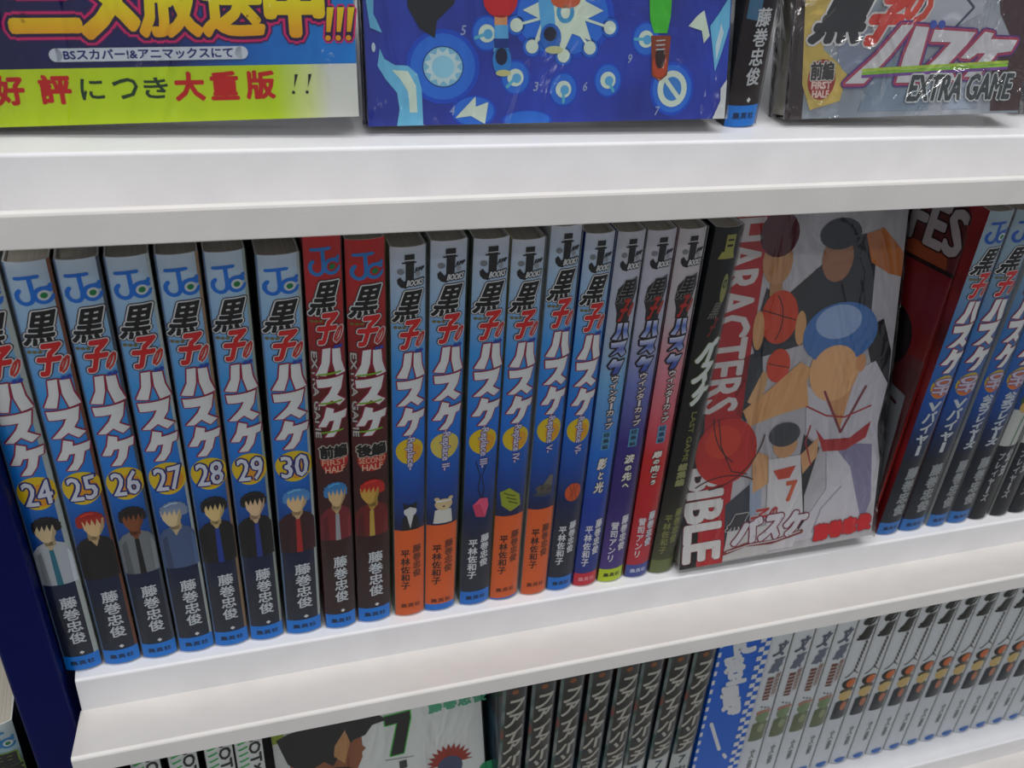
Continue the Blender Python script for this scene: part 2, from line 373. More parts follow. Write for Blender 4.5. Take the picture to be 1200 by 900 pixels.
for i, (num, x, wd, lean, H, sd, b, desc, pos) in enumerate(NUMS):
    r = thing('comic_book', 'blue comic spine numbered %s, %s, %s' % (num, desc, pos), 'book', group=GM)
    comic_body(r, ramp(BLUES), side('w' if i == 0 else NUMS[i - 1][5]), side(sd))
    if i == 0:
        shared['l'] = jc_logo(r); shared['t'] = title(r); shared['a'] = author(r); shared['b'] = pub_band(r)
    else:
        for k in 'ltab':
            c = shared[k].copy(); C.objects.link(c); c.parent = r
    p = Print(); p.ell(6.6, 89, 6.0, 7.2, (225, 190, 20), 1, 24).ell(7.6, 88, 3.9, 4.8, (222, 150, 26), 2)
    p.text(num, (2.5, 83.9, 10.9, 94.0), (214, 216, 228), 4, .16, [((30, 36, 110), .60, 3)])
    p.build('number_badge', r, spine, SW, SH)
    ec = {'w': (176, 184, 180), 'br': (120, 70, 50), 'dk': (70, 78, 90), 'or': (150, 120, 90), 'gr': (150, 160, 150)}[sd]
    p = Print(); p.rect(10.7 if i == 0 else 11.3, 0, 12.2, 176, ec, 0).rect(0, 0, .45, 176, (90, 120, 160), 0).build('cover_fold', r, spine, SW, SH)
    bust(Print(), 6.5, 79, 46, b[0], b[1], b[2], b[3], (-.6, .8, 0, -.9, 0, .4, 0)[i]).build('cover_figure', r, spine, SW, SH)
    place(r, x, wd, lean, 0, 0, H)
# the two red volumes
REDS = [(0, (54, 34, 34)), (40, (52, 24, 24)), (85, (70, 14, 18)), (120, (110, 20, 22)), (150, (175, 26, 28)), (176, (190, 28, 28))]
for i, (x, wd, lean, H, a, bb, b, y, lab) in enumerate([
    (.1719, .0117, -2.2, 181, '前編', ('FIRST', 'HALF'), ((60, 130, 190), (214, 180, 130), (120, 30, 40), (160, 160, 165)), -.0005, 'dark red comic spine marked FIRST HALF, taller, beside volume 30'),
    (.1857, .0128, -2.3, 178, '後編', ('SECOND', 'HALF'), ((190, 36, 26), (200, 160, 70), (110, 24, 24), (190, 160, 70)), 0, 'dark red comic spine marked SECOND HALF, beside the orange-banded spine')]):
    r = thing('comic_book', lab, 'book', group=GM)
    comic_body(r, ramp(REDS), side('rd'), side('ye' if i else 'dk'))
    if i == 0:
        sr = [jc_logo(r, (40, 120, 190), True), title(r, stripe=True), author(r), pub_band(r)]
        p = Print(); p.text('EXTRA GAME', (.5, 97, 2.3, 133), (200, 190, 185), 3, .08, [((60, 50, 50), .3, 2)], rot=-90); sr.append(p.build('subtitle', r, spine, SW, SH))
    else:
        for k in sr: c = k.copy(); C.objects.link(c); c.parent = r
    p = Print(); p.ell(6.6, 86, 5.2, 5.6, (190, 30, 28), 1)
    for j, ch in enumerate(a): p.text(ch, (1.4 + 5.1 * j, 87.6, 6.4 + 5.1 * j, 93.2), (18, 14, 14), 4, .28, [((190, 180, 170), .4, 3)], em=True)
    p.text(bb[0], (2.0, 84.4, 11.2, 87.0), (220, 160, 130), 4, .08).text(bb[1], (3.0, 81.0, 10.2, 83.8), (225, 180, 150), 4, .08)
    p.build('part_badge', r, spine, SW, SH)
    bust(Print(), 6.4, 77, 48, b[0], b[1], b[2], b[3], (.4, -1.0)[i]).build('cover_figure', r, spine, SW, SH)
    place(r, x, wd, lean, y, 0, H)
# the six novels with the small black logo
NV = [('', .2016, .0118, -2.59, 174.5, 'obi', 'w', 'a black and white animal drawing above its orange band'),
      (' II', .2146, .0123, -2.24, 176, 'obi', 'w', 'a cream bear-like drawing above its orange band'),
      (' III', .2303, .0124, -2.44, 176, 'plain', 'gr', 'a pink pendant on a black cord'),
      (' IV', .2441, .0117, -2.40, 175, 'obi', 'ye', 'a green tag above its orange band'),
      (' V', .2586, .0110, -2.5, 179.5, 'obi', 'w', 'a grey whistle shape above its orange band'),
      (' VI', .2711, .0108, -2.25, 176, 'plain', 'bl', 'a small orange basketball on dark blue')]
NOVB = [(0, (36, 42, 58)), (38, (34, 40, 60)), (52, (16, 34, 84)), (70, (8, 70, 158)), (95, (8, 112, 212)), (130, (60, 152, 224)), (152, (150, 186, 218)), (176, (196, 198, 206))]
for i, (n, x, wd, lean, H, kind, sd, desc) in enumerate(NV):
    r = thing('paperback_novel', 'blue novel spine with %s' % desc, 'book', group='blue novel spines on the middle shelf')
    comic_body(r, ramp(NOVB), side(sd if i not in (5,) else 'bl'), side(('w', 'gr', 'ye', 'w', 'w', 'bl')[i]))
    if i == 0: sn = [jbooks_logo(r), title(r)]
    else:
        for k in sn: c = k.copy(); C.objects.link(c); c.parent = r
    p = Print(); p.ell(6.2, 89.5, 5.3, 6.2, (222, 190, 24) if i != 1 else (216, 196, 90), 1, 24).ell(7.4, 88.6, 3.2, 4.2, (224, 160, 28) if i != 1 else (214, 190, 90), 2)
    t = '-Replace%s-' % n
    p.text(t, (4.4, 80.5 - (0, 3, 4, 3, 2, 3)[i], 8.0, 97.5), (205, 205, 225), 4, .10, [((90, 50, 120), .32, 3)], rot=-90)
    p.build('subtitle_badge', r, spine, SW, SH)
    p = Print()
    if i == 0:
        p.poly([(2.6, 49), (10, 49), (9.4, 56), (6.4, 58), (3.2, 56)], (30, 30, 36), 2).ell(6.2, 59, 2.6, 2.6, (206, 206, 206), 3).poly([(3.6, 60), (3.4, 63.8), (5.2, 62.4), (7.2, 62.6), (8.9, 63.8), (8.8, 60), (6.2, 61.4)], (26, 26, 30), 4).poly([(4.6, 57.5), (7.6, 57.5), (6.2, 50)], (206, 206, 206), 3)
    elif i == 1:
        p.ell(6.3, 60, 3.5, 3.0, (206, 184, 140), 3).ell(3.6, 62.8, 1, 1, (206, 184, 140), 3).ell(9, 62.8, 1, 1, (206, 184, 140), 3).rect(3.2, 61.4, 9.4, 62.2, W_, 4).poly([(2.4, 50), (10, 50), (9.4, 57), (6, 58), (3, 57)], (208, 208, 200), 2).ell(6.3, 59, .5, .4, K_, 4, 8)
    elif i == 2:
        p.line([(3.6, 80), (5.6, 72), (5.0, 66), (6.6, 60)], .35, K_, 3).line([(8.6, 80), (6.2, 72), (7.4, 65), (6.8, 60)], .35, K_, 3)
        p.poly([(3.2, 57), (6.0, 60.6), (9.0, 60), (9.6, 56), (8.4, 50), (4.6, 51)], (220, 84, 120), 3).poly([(3.2, 57), (6, 57.6), (8.4, 50), (4.6, 51)], (200, 60, 96), 4)
    elif i == 3:
        p.poly([(1.2, 62), (4.8, 64.4), (9.6, 60), (10.4, 54), (6, 51.6), (2.2, 55)], (150, 160, 40), 3)
        for k in range(3): p.line([(3 + k, 61.6 - 2.2 * k), (7.6 + k * .6, 59.6 - 2.2 * k)], .6, (70, 80, 30), 4)
    elif i == 4:
        p.ell(6.2, 60, 3.8, 2.2, (90, 84, 78), 3).poly([(3, 58), (8.4, 67), (10, 66), (9.8, 58)], (110, 104, 96), 3).ell(6, 57, 4.4, 1.2, (66, 70, 80), 2)
    else:
        p.ell(6.9, 57, 3.9, 4.9, (204, 84, 38), 3).line([(6.6, 52.4), (7.0, 61.6)], .25, K_, 4).arc(2.8, 57, 3.2, 4.4, -50, 50, .25, K_, 4).arc(11, 57, 3.2, 4.4, 130, 230, .25, K_, 4)
    p.build('cover_emblem', r, spine, SW, SH)
    p = Print(); tc = (214, 216, 220)
    if kind == 'obi':
        p.rect(0, 0 if i != 1 else 3.6, SW, 49, (224, 100, 40), 1)
        if i == 1: p.rect(0, 0, SW, 3.6, (24, 120, 215), 1)
        if i == 3: p.rect(0, 0, SW, .8, (24, 120, 215), 2)
        tc = (60, 32, 22)
    p.column('平林佐和子', 4.1, 38.5, 15.5, 3.7, tc, 3, .12).column('藤巻忠俊', 8.9, 40.5, 22.0, 3.5, tc if i not in (0, 1, 3, 4) else (110, 50, 26), 3, .12)
    p.build('orange_band' if kind == 'obi' else 'author_names', r, spine, SW, SH)
    if kind != 'obi': pub_band(r, (24, 120, 215))
    else:
        p = Print()
        for j, ch in enumerate('集英社'): p.text(ch, (2.1 + 2.9 * j, 4.6, 4.6 + 2.9 * j, 7.0), (120, 50, 24), 3, .08, em=True)
        p.build('publisher_name', r, spine, SW, SH)
    place(r, x, wd, lean, 0, 0, H)
# three summary-cut novels and the black one
def cup_title(root, dk=(40, 24, 30)):
    p = Print(); dc = (44, 40, 44)
    p.poly([(2.0, 147), (2.6, 153), (5.2, 156), (10.8, 157.5), (11.4, 152), (9.8, 146), (9.2, 139), (3.4, 138.6), (3.2, 143)], dc, 2)
    p.text('黒', (2.4, 147.2, 11.4, 156.4), (22, 20, 22), 4, .22, [((130, 128, 128), .22, 3)], .25)
    p.text('子', (3.6, 139.4, 9.0, 148.4), (178, 42, 36), 6, .30, [((80, 24, 26), .3, 5)], .3)
    p.text('の', (7.8, 141.0, 11.2, 146.6), (178, 60, 44), 6, .18, (), .3)
    def blk(pts):
        p.poly(pts, ramp([(118, (70, 90, 170)), (122, (200, 205, 225)), (127, (74, 96, 176)), (130, (205, 208, 226)), (135, (80, 110, 190)), (139, (214, 216, 230))]), 7); p.line(pts, 1.5, dk, 5, True)
    blk([(4.4, 138.4), (6.4, 138.6), (6.0, 134), (4.6, 131.2), (2.6, 131.4), (4.2, 134.5)])
    blk([(7.2, 138.4), (9.2, 138.2), (9.3, 134), (10.2, 131.4), (7.8, 131.2), (7.2, 134)])
    blk([(2.6, 129.8), (9.8, 130.3), (8.8, 126.8), (10.0, 124.4), (8.0, 123.4), (6.2, 125.6), (2.8, 123.8), (6.2, 127.8), (2.8, 127.6)])
    blk([(4.4, 122.4), (6.2, 122.2), (6.0, 121.2), (9.8, 121.4), (8.8, 119.2), (7.2, 115.6), (4.6, 115.2), (6.0, 118.9), (3.4, 118.0), (2.6, 119.2)])
    p.column('ウインターカップ', 6.6, 114.6, 88.4, 4.0, (226, 216, 214), 5, .12, [((70, 44, 40), .42, 4)])
    for j, ch in enumerate('総集編'): p.rect(4.3, 84.0 - 3.1 * j, 8.4, 86.9 - 3.1 * j, (90, 160, 196), 3).text(ch, (4.8, 84.3 - 3.1 * j, 7.9, 86.6 - 3.1 * j), (30, 50, 76), 4, .06, em=True)
    return p.build('title_lettering', root, spine, SW, SH)
CUPS = [('影と光', '平林佐和子', .2837, .0105, -2.29, [(0, (30, 50, 130)), (50, (20, 60, 160)), (75, (24, 110, 205)), (110, (110, 170, 215)), (135, (176, 184, 200)), (176, (186, 184, 192))], ((206, 40, 60), (230, 150, 160)), 'bl', 'pale to deep blue novel spine with a small red foot band'),
        ('涙の先へ', '誉司アンリ', .2960, .0111, -2.42, [(0, (84, 60, 140)), (50, (50, 30, 110)), (80, (56, 40, 130)), (108, (110, 120, 186)), (135, (180, 180, 198)), (176, (190, 184, 192))], ((196, 216, 30), (60, 70, 20)), 'dk', 'pale to purple novel spine with a yellow-green band at its foot'),
        ('扉の向こう', '誉司アンリ', .3095, .0107, -2.67, [(0, (190, 50, 66)), (40, (186, 24, 34)), (70, (200, 30, 34)), (88, (214, 90, 104)), (120, (210, 140, 152)), (140, (190, 180, 184)), (176, (192, 184, 186))], ((70, 84, 160), (200, 205, 225)), 'rd', 'pink to red novel spine with a blue-violet band at its foot')]
for i, (sub, au, x, wd, lean, rmp, bd, sd, lab) in enumerate(CUPS):
    r = thing('paperback_novel', lab, 'book', group='gradient novel spines on the middle shelf')
    comic_body(r, ramp(rmp), side(sd if i else 'bl'), side(('dk', 'rd', 'dk')[i]))
    if i == 0: sc_ = [jbooks_logo(r), cup_title(r)]
    else:
        for k in sc_: c = k.copy(); C.objects.link(c); c.parent = r
    p = Print(); p.column(sub, 6.2, 73.6, 54.6, 5.0, (226, 220, 210), 4, .20, [((40, 34, 44), .34, 3)], .12)
    p.column(au, 4.2, 36.5, 12.0, 3.8, (222, 222, 228), 4, .10).column('藤巻忠俊', 9.0, 39.5, 18.5, 3.6, (222, 222, 228), 4, .12, [((60, 50, 90), .2, 3)])
    p.build('subtitle_and_authors', r, spine, SW, SH); pub_band(r, *bd)
    place(r, x, wd, lean, 0, 0, 176)
r = thing('paperback_novel', 'black novel spine with dull gold lettering beside the upright picture cover', 'book')
comic_body(r, ramp([(0, (92, 98, 60)), (12, (70, 72, 48)), (40, (40, 38, 30)), (60, (14, 14, 14)), (176, (12, 12, 14))]), side('dk'), side('dk'))
g = (150, 146, 70)
p = Print(); p.rect(5, 166, 9.2, 173, g, 3).rect(5.8, 168, 8.4, 169, K_, 4).rect(5.8, 170.4, 8.4, 171.2, K_, 4).poly([(2.8, 163), (10.2, 163), (9.2, 166), (4, 166)], g, 3)
p.ell(8.4, 150, 1.5, 6.5, (142, 142, 84), 2).text('の', (7.4, 150, 9.4, 154), (60, 60, 36), 3, .1)
p.text('黒', (3.4, 137, 9.4, 144), (110, 110, 100), 3, .12, (), .3).text('子', (4.4, 129, 9.0, 137), (120, 40, 40), 3, .25, (), .3)
for ch, (a, b) in zip('バスケ', ((127, 117), (116, 107), (106, 96))): p.text(ch, (2.4, b, 11.4, a), (214, 218, 214), 4, .75, [((120, 130, 60), .3, 3)], .35)
p.text('LAST GAME', (5.2, 66, 7.6, 92), (128, 126, 70), 3, .1, rot=-90)
p.column('総集編', 6.2, 65, 52, 4.6, (150, 150, 100), 3, .2).column('平林佐和子', 4.2, 36, 12, 3.8, (140, 140, 80), 3, .08).column('藤巻忠俊', 9.0, 39, 18, 3.6, (140, 140, 80), 3, .1)
p.rect(0, 0, SW, 8, (112, 122, 72), 1); p.build('gold_lettering', r, spine, SW, SH); place(r, .3221, .0110, -1.95)

# ---------------------------------------------------------------- books standing face out
def face_out(name, label, x, y, z, lean, tilt, yaw, W, H, T, front, edge, wrapmat=WRINKLED, cat='book', group=None):
    r = thing(name, label, cat, (x, y, z), (0, 0, 0), group)
    r.rotation_mode = 'XYZ'; r.rotation_euler = (R(-tilt), R(lean), R(yaw))
    w_, h_, t_, e = W / 1000, H / 1000, T / 1000, 0.0005
    v = []; f = []; idx = []
    for (b, k) in ((boxdata(0, w_, 0, e, 0, h_), 0), (boxdata(0, w_, t_ - e, t_, 0, h_), 1), (boxdata(w_ - e, w_, e, t_ - e, 0, h_), 1)):
        n = len(v); v += b[0]; f += [tuple(n + q for q in ff) for ff in b[1]]; idx += [k] * 6
    r['clip_w'] = W; r['clip_h'] = H
    mesh('cover', v, f, [front, edge], r, idx)
    v, f = boxdata(0.001, w_ - 0.0007, 0.0006, t_ - 0.0006, 0.0012, h_ - 0.0012); mesh('page_block', v, f, [paper()], r)
    # shrink wrap: pillowed shell with a seam of slack along the bottom and the sides
    g = 0.0003; nx, nz = 18, 22; vv = []; ff = []
    rnd = random.Random(label)
    for j in range(nz + 1):
        for i in range(nx + 1):
            a, b = i / nx, j / nz
            edge_ = (1 - min(1, min(a, 1 - a) * 9)) ; eb = 1 - min(1, b * 12)
            vv.append((-g + a * (w_ + 2 * g), -0.0012 - rnd.random() * 0.0003 - 0.0007 * eb * (1 + rnd.random()), b * h_))
    for j in range(nz):
        for i in range(nx):
            a = j * (nx + 1) + i; ff.append((a, a + 1, a + nx + 2, a + nx + 1))
    n = len(vv)
    vv += [(-g, t_ + g, 0), (-g, t_ + g, h_), (w_ + g, t_ + g, 0), (w_ + g, t_ + g, h_)]
    tl = nz * (nx + 1)
    ff += [(0, tl, n + 1, n), (nx, n + 2, n + 3, tl + nx), (n, n + 1, n + 3, n + 2)]
    mesh('plastic_wrap', vv, ff, [wrapmat], r, smooth=True)
    return r
# upper shelf, far left: notice cover
U0 = .2112
r = face_out('display_book', 'face-out book with a yellow-green notice strip, leftmost on the upper shelf', .0713, .0086, .2131, -2.49, 8.4, -3.5, 112, 176, 12,
             ramp([(0, (24, 20, 70)), (60, (28, 30, 100)), (85, (20, 110, 200)), (112, (20, 130, 215))], 'X'), ink((16, 50, 110)))
p = Print()
yo = ramp([(20, (236, 140, 10)), (26, (240, 180, 6)), (34, (236, 228, 10)), (44, (200, 230, 20))])
ol = [((44, 16, 70), .95, 4), ((214, 30, 110), 1.65, 3), ((70, 20, 90), 2.1, 2)]
for ch, a, b in (('ア', 1.5, 17), ('ニ', 19.5, 36), ('メ', 37.6, 51.4), ('放', 52.6, 68.4), ('送', 69.5, 85.6), ('中', 87.4, 102.4)):
    p.text(ch, (a, 24.2 if ch != 'ニ' else 26, b, 42 if ch != 'ニ' else 38), yo, 6, 1.15 if ch in 'アニメ中' else .78, ol)
for k in range(3): p.poly([(103.6 + 3 * k, 24.6), (104.8 + 3 * k, 24.6), (106.2 + 3 * k, 31.4), (104.2 + 3 * k, 31.4)], yo, 6).ell(104 + 3 * k, 22.9, .8, .8, yo, 6, 10).line([(104.2 + 3 * k, 22.9), (105.2 + 3 * k, 30.8)], 3.3, (214, 30, 110), 3).line([(104.2 + 3 * k, 22.9), (105.2 + 3 * k, 30.8)], 2.3, (44, 16, 70), 4)
p.build('headline', r)
p = Print(); p.rect(29, 17.4, 79, 21.0, (206, 214, 224), 7).ell(29, 19.2, 1.8, 1.8, (206, 214, 224), 7).ell(79, 19.2, 1.8, 1.8, (206, 214, 224), 7)
p.text('BSスカパー!&アニマックスにて', (31, 17.9, 76.5, 20.6), (26, 30, 110), 8, .10); p.build('caption_pill', r)
p = Print(); p.rect(0, 0, 112, 15.6, ramp([(0, (196, 222, 10)), (88, (190, 220, 16)), (98, (214, 224, 150)), (104, (220, 222, 214))], 'X'), 1)
for ch, a, b, rd_ in (('好', 12, 19, 1), ('評', 23.4, 31.2, 1), ('に', 34, 40, 0), ('つ', 42.6, 49.2, 0), ('き', 51, 57.4, 0), ('大', 59.6, 67.4, 1), ('重', 69.6, 77, 1), ('版', 79.6, 87.4, 1)):
    p.text(ch, (a, 6.2 if rd_ else 7, b, 13.8 if rd_ else 12.6), (200, 24, 20) if rd_ else (30, 60, 30), 3, .34 if rd_ else .14)
for k in (0, 4): p.poly([(93.2 + k, 8.8), (94.6 + k, 12.8), (93.6 + k, 12.8)], (30, 30, 30), 3).ell(92.9 + k, 7.6, .5, .5, (30, 30, 30), 3, 8)
p.build('notice_strip', r)
# upper shelf: blue picture cover
r = face_out('display_book', 'face-out deep blue cover with sun and clock shapes, upper shelf centre left', .1865, .0043, .2138, -1.19, 15.3, -1.6, 123.6, 182, 10,
             mottled('deep_blue_art', [(16, 30, 120), (20, 46, 160), (26, 60, 180)], 26, .45), ink((20, 30, 90)))
p = Print(); lb, cr_, db = (110, 190, 225), (214, 228, 206), (20, 40, 110)
def glow(x, y, rx, ry): p.ell(x, y, rx * 1.25, ry * 1.25, (24, 76, 196), 1, 24).ell(x, y, rx * 1.1, ry * 1.1, (40, 112, 214), 2, 24)
glow(24.2, 17.6, 9.5, 9.0); p.ell(24.2, 17.6, 6.6, 6.2, db, 3, 28).ell(24.2, 17.6, 6.3, 5.9, (130, 190, 215), 4, 28)
p.poly([(24.2 + (6.2 if k % 2 else 4.4) * math.cos(R(15 * k)), 17.6 + (5.8 if k % 2 else 4.2) * math.sin(R(15 * k))) for k in range(24)], (196, 220, 220), 5).ell(24.2, 17.6, 3.6, 3.4, (150, 205, 225), 6)
p.poly([(4.5, 23), (5.8, 20), (9, 18.2), (13, 18), (16, 15.5), (17.2, 11), (17.4, 0), (9, 0), (10, 5), (9.4, 10), (6, 14), (3.6, 18)], lb, 3).poly([(8, 16.8), (13, 16.4), (15.4, 12), (15.6, 4), (13.2, 4), (13, 10), (10.6, 14)], cr_, 4)
p.poly([(13, 46), (32, 46), (28, 36), (22.5, 31), (21.8, 26), (17, 29), (13.6, 35)], (34, 34, 40), 4)
glow(63.9, 33, 14, 11); star = []
for k in range(16): a = R(-90 + 22.5 * k); rr = 7.5 if k % 2 else 13; star.append((63.9 + rr * math.cos(a) * 1.05, 34.5 + rr * math.sin(a)))
p.poly(star, cr_, 5)
for (x, y) in ((48.2, 30), (53.4, 23.6), (64.1, 20.8), (73.1, 23.2), (79.9, 29.4)): glow(x, y, 2.6, 2.6); p.ell(x, y, 2.1, 2.1, cr_, 6).line([(x, y), (63.9, 34)], .8, cr_, 5)
p.ell(64.5, 34, 3.0, 3.4, (60, 150, 200), 6).ell(64.5, 34, 1.6, 2, cr_, 7).ell(64.5, 37.5, 5, 2.4, (200, 90, 50), 7)
for (x, y, a) in ((47.9, 14.2, 225), (64.3, 10.4, 270), (79.8, 13.1, 300), (38.5, 27.5, 200), (92.9, 25.9, 180)):
    glow(x, y, 4, 4.4); p.ell(x, y, 2.7, 2.7, cr_, 4).ell(x + .4, y - .2, 1.5, 1.5, (90, 170, 215), 5).line([(x, y), (x + 4 * math.cos(R(a)), y + 4 * math.sin(R(a)))], 1.0, (90, 180, 205), 5)
glow(103.2, 10.1, 6.5, 7); p.ell(103.2, 10.1, 5.4, 5.9, cr_, 4, 26).ell(103.2, 10.1, 3.4, 3.9, (60, 130, 205), 5).line([(101, 12.6), (105.4, 7.4)], 1.5, cr_, 6)
p.poly([(27.8, 2), (34.6, 8.6), (34.6, 5.4), (38.8, 6.8), (37.6, 0), (33, 2.6)], cr_, 5); glow(34, 4, 6, 4); glow(52, 1, 7, 2.5)
p.poly([(108, 30), (111, 33.2), (113.5, 35), (116, 27), (114, 24.6), (113, 28.6)], cr_, 5); p.poly([(116, 30), (119, 34), (123, 40), (123.2, 30), (121, 22), (118.8, 15.5), (117.6, 22)], lb, 4).poly([(118.5, 24), (120, 31), (121.2, 28), (119, 19)], (200, 220, 226), 5)
p.poly([(119, 0), (123.6, 0), (123.6, 13), (121.4, 10), (121.6, 6)], (214, 216, 214), 4)
p.poly([(0, 46), (3.6, 46), (3, 33), (5.4, 27.6), (1.8, 29), (1, 36)], lb, 4).ell(2.6, 23.4, .6, 1.4, (196, 214, 222), 4, 10)
for k, (x, y) in {'3': (53.9, 10), '6': (70.9, 9.8), '9': (86.4, 18.4), '4': (26, 3), '5': (30, 27), '7': (97, 1.6)}.items(): p.text(k, (x, y, x + 2, y + 2.8), (150, 165, 205), 3, .06, shear=.2)
p.build('cover_picture', r, None, r['clip_w'], r['clip_h'])
p = Print()
p.ell(43, 37.5, 5.6, 5.4, (200, 30, 40), 5).rect(41, 29.6, 45.2, 33, (214, 150, 100), 5).poly([(40.6, 22), (45.6, 22), (45.4, 30), (41, 30)], (90, 170, 220), 6).rect(40.8, 23.2, 45.6, 26, (20, 50, 130), 7).ell(43.4, 19.4, 3.1, 4.6, (40, 130, 205), 6).ell(43.2, 20.6, 2, 2.6, (20, 26, 60), 7).ell(43.8, 15.6, 2.5, 1, (200, 200, 130), 7)
p.poly([(55, 40), (60, 40), (61.5, 28), (56.6, 27)], (90, 170, 220), 6).ell(59.6, 26.4, 3.6, 4.2, (30, 100, 190), 8).ell(59.4, 27.4, 2.2, 2.2, (18, 24, 50), 9).ell(60.8, 22.6, 3.0, 1.2, (196, 200, 140), 9)
p.poly([(93, 46), (101.6, 46), (101.4, 33), (100.4, 27.8), (95.6, 27.8), (94, 32)], (70, 190, 50), 5).poly([(94.6, 27), (101.8, 27), (101, 14.5), (98.4, 12.6), (95.4, 14.4)], (140, 60, 30), 6).ell(98.2, 17.6, 2.7, 3.9, (190, 70, 30), 7).ell(98.2, 20, 1.8, 3.4, (50, 24, 24), 8)
for k in range(3): p.line([(96.6, 22.6 + 1.4 * k), (99.6, 22.8 + 1.4 * k)], .4, (190, 190, 190), 9)
p.build('printed_legs', r)
# upper shelf: black comic spine
r = thing('comic_book', 'black comic spine with white lettering on the upper shelf between two picture covers', 'book')
comic_body(r, ramp([(0, (34, 22, 26)), (60, (30, 20, 24)), (176, (30, 20, 24))]), side('dk'), side('dk'))
p = Print(); p.column('藤巻忠俊', 7.2, 41, 14.5, 5.6, (196, 198, 200), 4, .14).poly([(7, 10.6), (7.8, 9.6), (7, 8.6), (6.2, 9.6)], W_, 4).poly([(1, 37.2), (5.6, 36.4), (5.6, 50), (1, 50)], (70, 110, 140), 3)
p.build('author_name', r, spine, SW, SH); pub_band(r, (24, 130, 225)); place(r, .3152, .0117, -2.6, .008, U0)
# upper shelf: picture cover with large title
def game_cover(label, x, y, z, lean, tilt, yaw, W, full=True):
    r = face_out('display_book', label, x, y, z, lean, tilt, yaw, W, 176, 11, mottled('smoky_art', [(96, 108, 120), (140, 148, 158), (176, 178, 186)], 22, .45), ink((40, 34, 36)), film('crumpled_film', 1.0, 45, .05, (1, 1, .8), 0.010))
    p = Print()
    p.rect(0, 0, 7, 60, (44, 28, 28), 1).poly([(3, 60), (16, 60), (17, 36), (13, 24), (24, 16), (22, 6), (10, 3), (6, 12)], (196, 170, 84), 2).poly([(14, 60), (26, 60), (24, 40), (17, 34)], (130, 36, 44), 3)
    p.poly([(30, 2), (60, 2), (60, 20), (36, 22)], (126, 142, 160), 2).poly([(34, 60), (84, 60), (78, 36), (60, 28), (40, 30)], (178, 180, 188), 2).poly([(80, 60), (W, 60), (W, 1), (88, 1), (86, 16), (92, 28), (86, 36)], (70, 44, 46), 3)
    p.ell(26, 24, 7, 9, (130, 138, 158), 3).poly([(66, 2), (82, 2), (80, 16), (68, 18)], (150, 160, 176), 2)
    p.line([(60, 50), (74, 38), (66, 30)], 1.0, (70, 76, 96), 3).line([(50, 58), (56, 44), (50, 34)], .9, (90, 96, 112), 3)
    p.build('cover_picture', r, None, r['clip_w'], r['clip_h'])
    p = Print(); hl = (206, 204, 204); k = .94
    p.text('黒', (7, 26.5, 34, 42.5), (40, 40, 44), 7, 1.0, [(hl, .8, 6)], .5)
    p.text('子', (27, 26, 48, 41.5), (206, 60, 46), 9, 1.2, [(hl, .7, 8)], .6).text('の', (44, 33, 57, 43.5), (206, 70, 54), 9, .7, [(hl, .6, 8)], .3)
    pu = (90, 50, 130)
    def blk(pts): p.poly(pts, (206, 204, 208), 12); p.line(pts, 2.0, (170, 60, 90), 10, True); p.line(pts, 3.2, pu, 9, True)
    blk([(44, 32), (49, 32), (41, 22), (31, 12), (23, 12), (35, 22)]); blk([(50, 31.6), (55.6, 31.2), (54, 22), (52, 12), (44.4, 12), (46.6, 22)])
    blk([(58, 30.4), (76, 29.4), (73, 25.4), (66, 18.4), (70, 12.6), (63.4, 12.6), (60.6, 16), (55, 12.2), (50, 12.2), (60, 20), (66, 26), (57, 26.2)])
    blk([(80, 29.6), (84, 29), (83, 27), (95, 26.6), (93, 22.6), (87, 22), (80, 13.6), (73.4, 13.6), (81.6, 22), (78, 22), (75, 20), (71, 20.4)])
    for v0, c in ((15.4, (130, 186, 40)), (16.6, (170, 200, 60)), (14.4, (120, 70, 150))): p.line([(30, v0), (92, v0 + 2.2)], 1.1, c, 13)
    for j in range(2): p.ell(57.2 + 3.6 * j, 32.2, 1.6, 1.5, (60, 80, 170), 13, 12)
    p.text('EXTRA GAME', (50, 5.5, 96, 14.5), (60, 66, 68), 15, .35, [((196, 200, 200), .55, 14)], .15)
    p.build('title_lettering', r)
    p = Print(); p.ell(13.6, 13.6, 5.6, 7, (150, 36, 34), 5, 24)
    for j, ch in enumerate('前編'): p.text(ch, (9 + 4.7 * j, 13.6, 13.4 + 4.7 * j, 19.6), (60, 56, 56), 7, .25, [((200, 196, 190), .4, 6)])
    p.text('FIRST', (9.8, 10.4, 17.6, 12.8), (220, 190, 180), 6, .15).text('HALF', (10.4, 7.4, 17, 9.8), (220, 190, 180), 6, .15); p.build('part_badge', r)
    return r
game_cover('face-out comic cover with a large slanted title in wrinkled film, upper shelf right', .3385, .0068, .2137, -2.0, 14.3, -3.0, 101)
game_cover('face-out dark comic cover cut by the right frame edge, upper shelf far right', .4515, .0165, .2137, -2.0, 14.0, -2.0, 101)

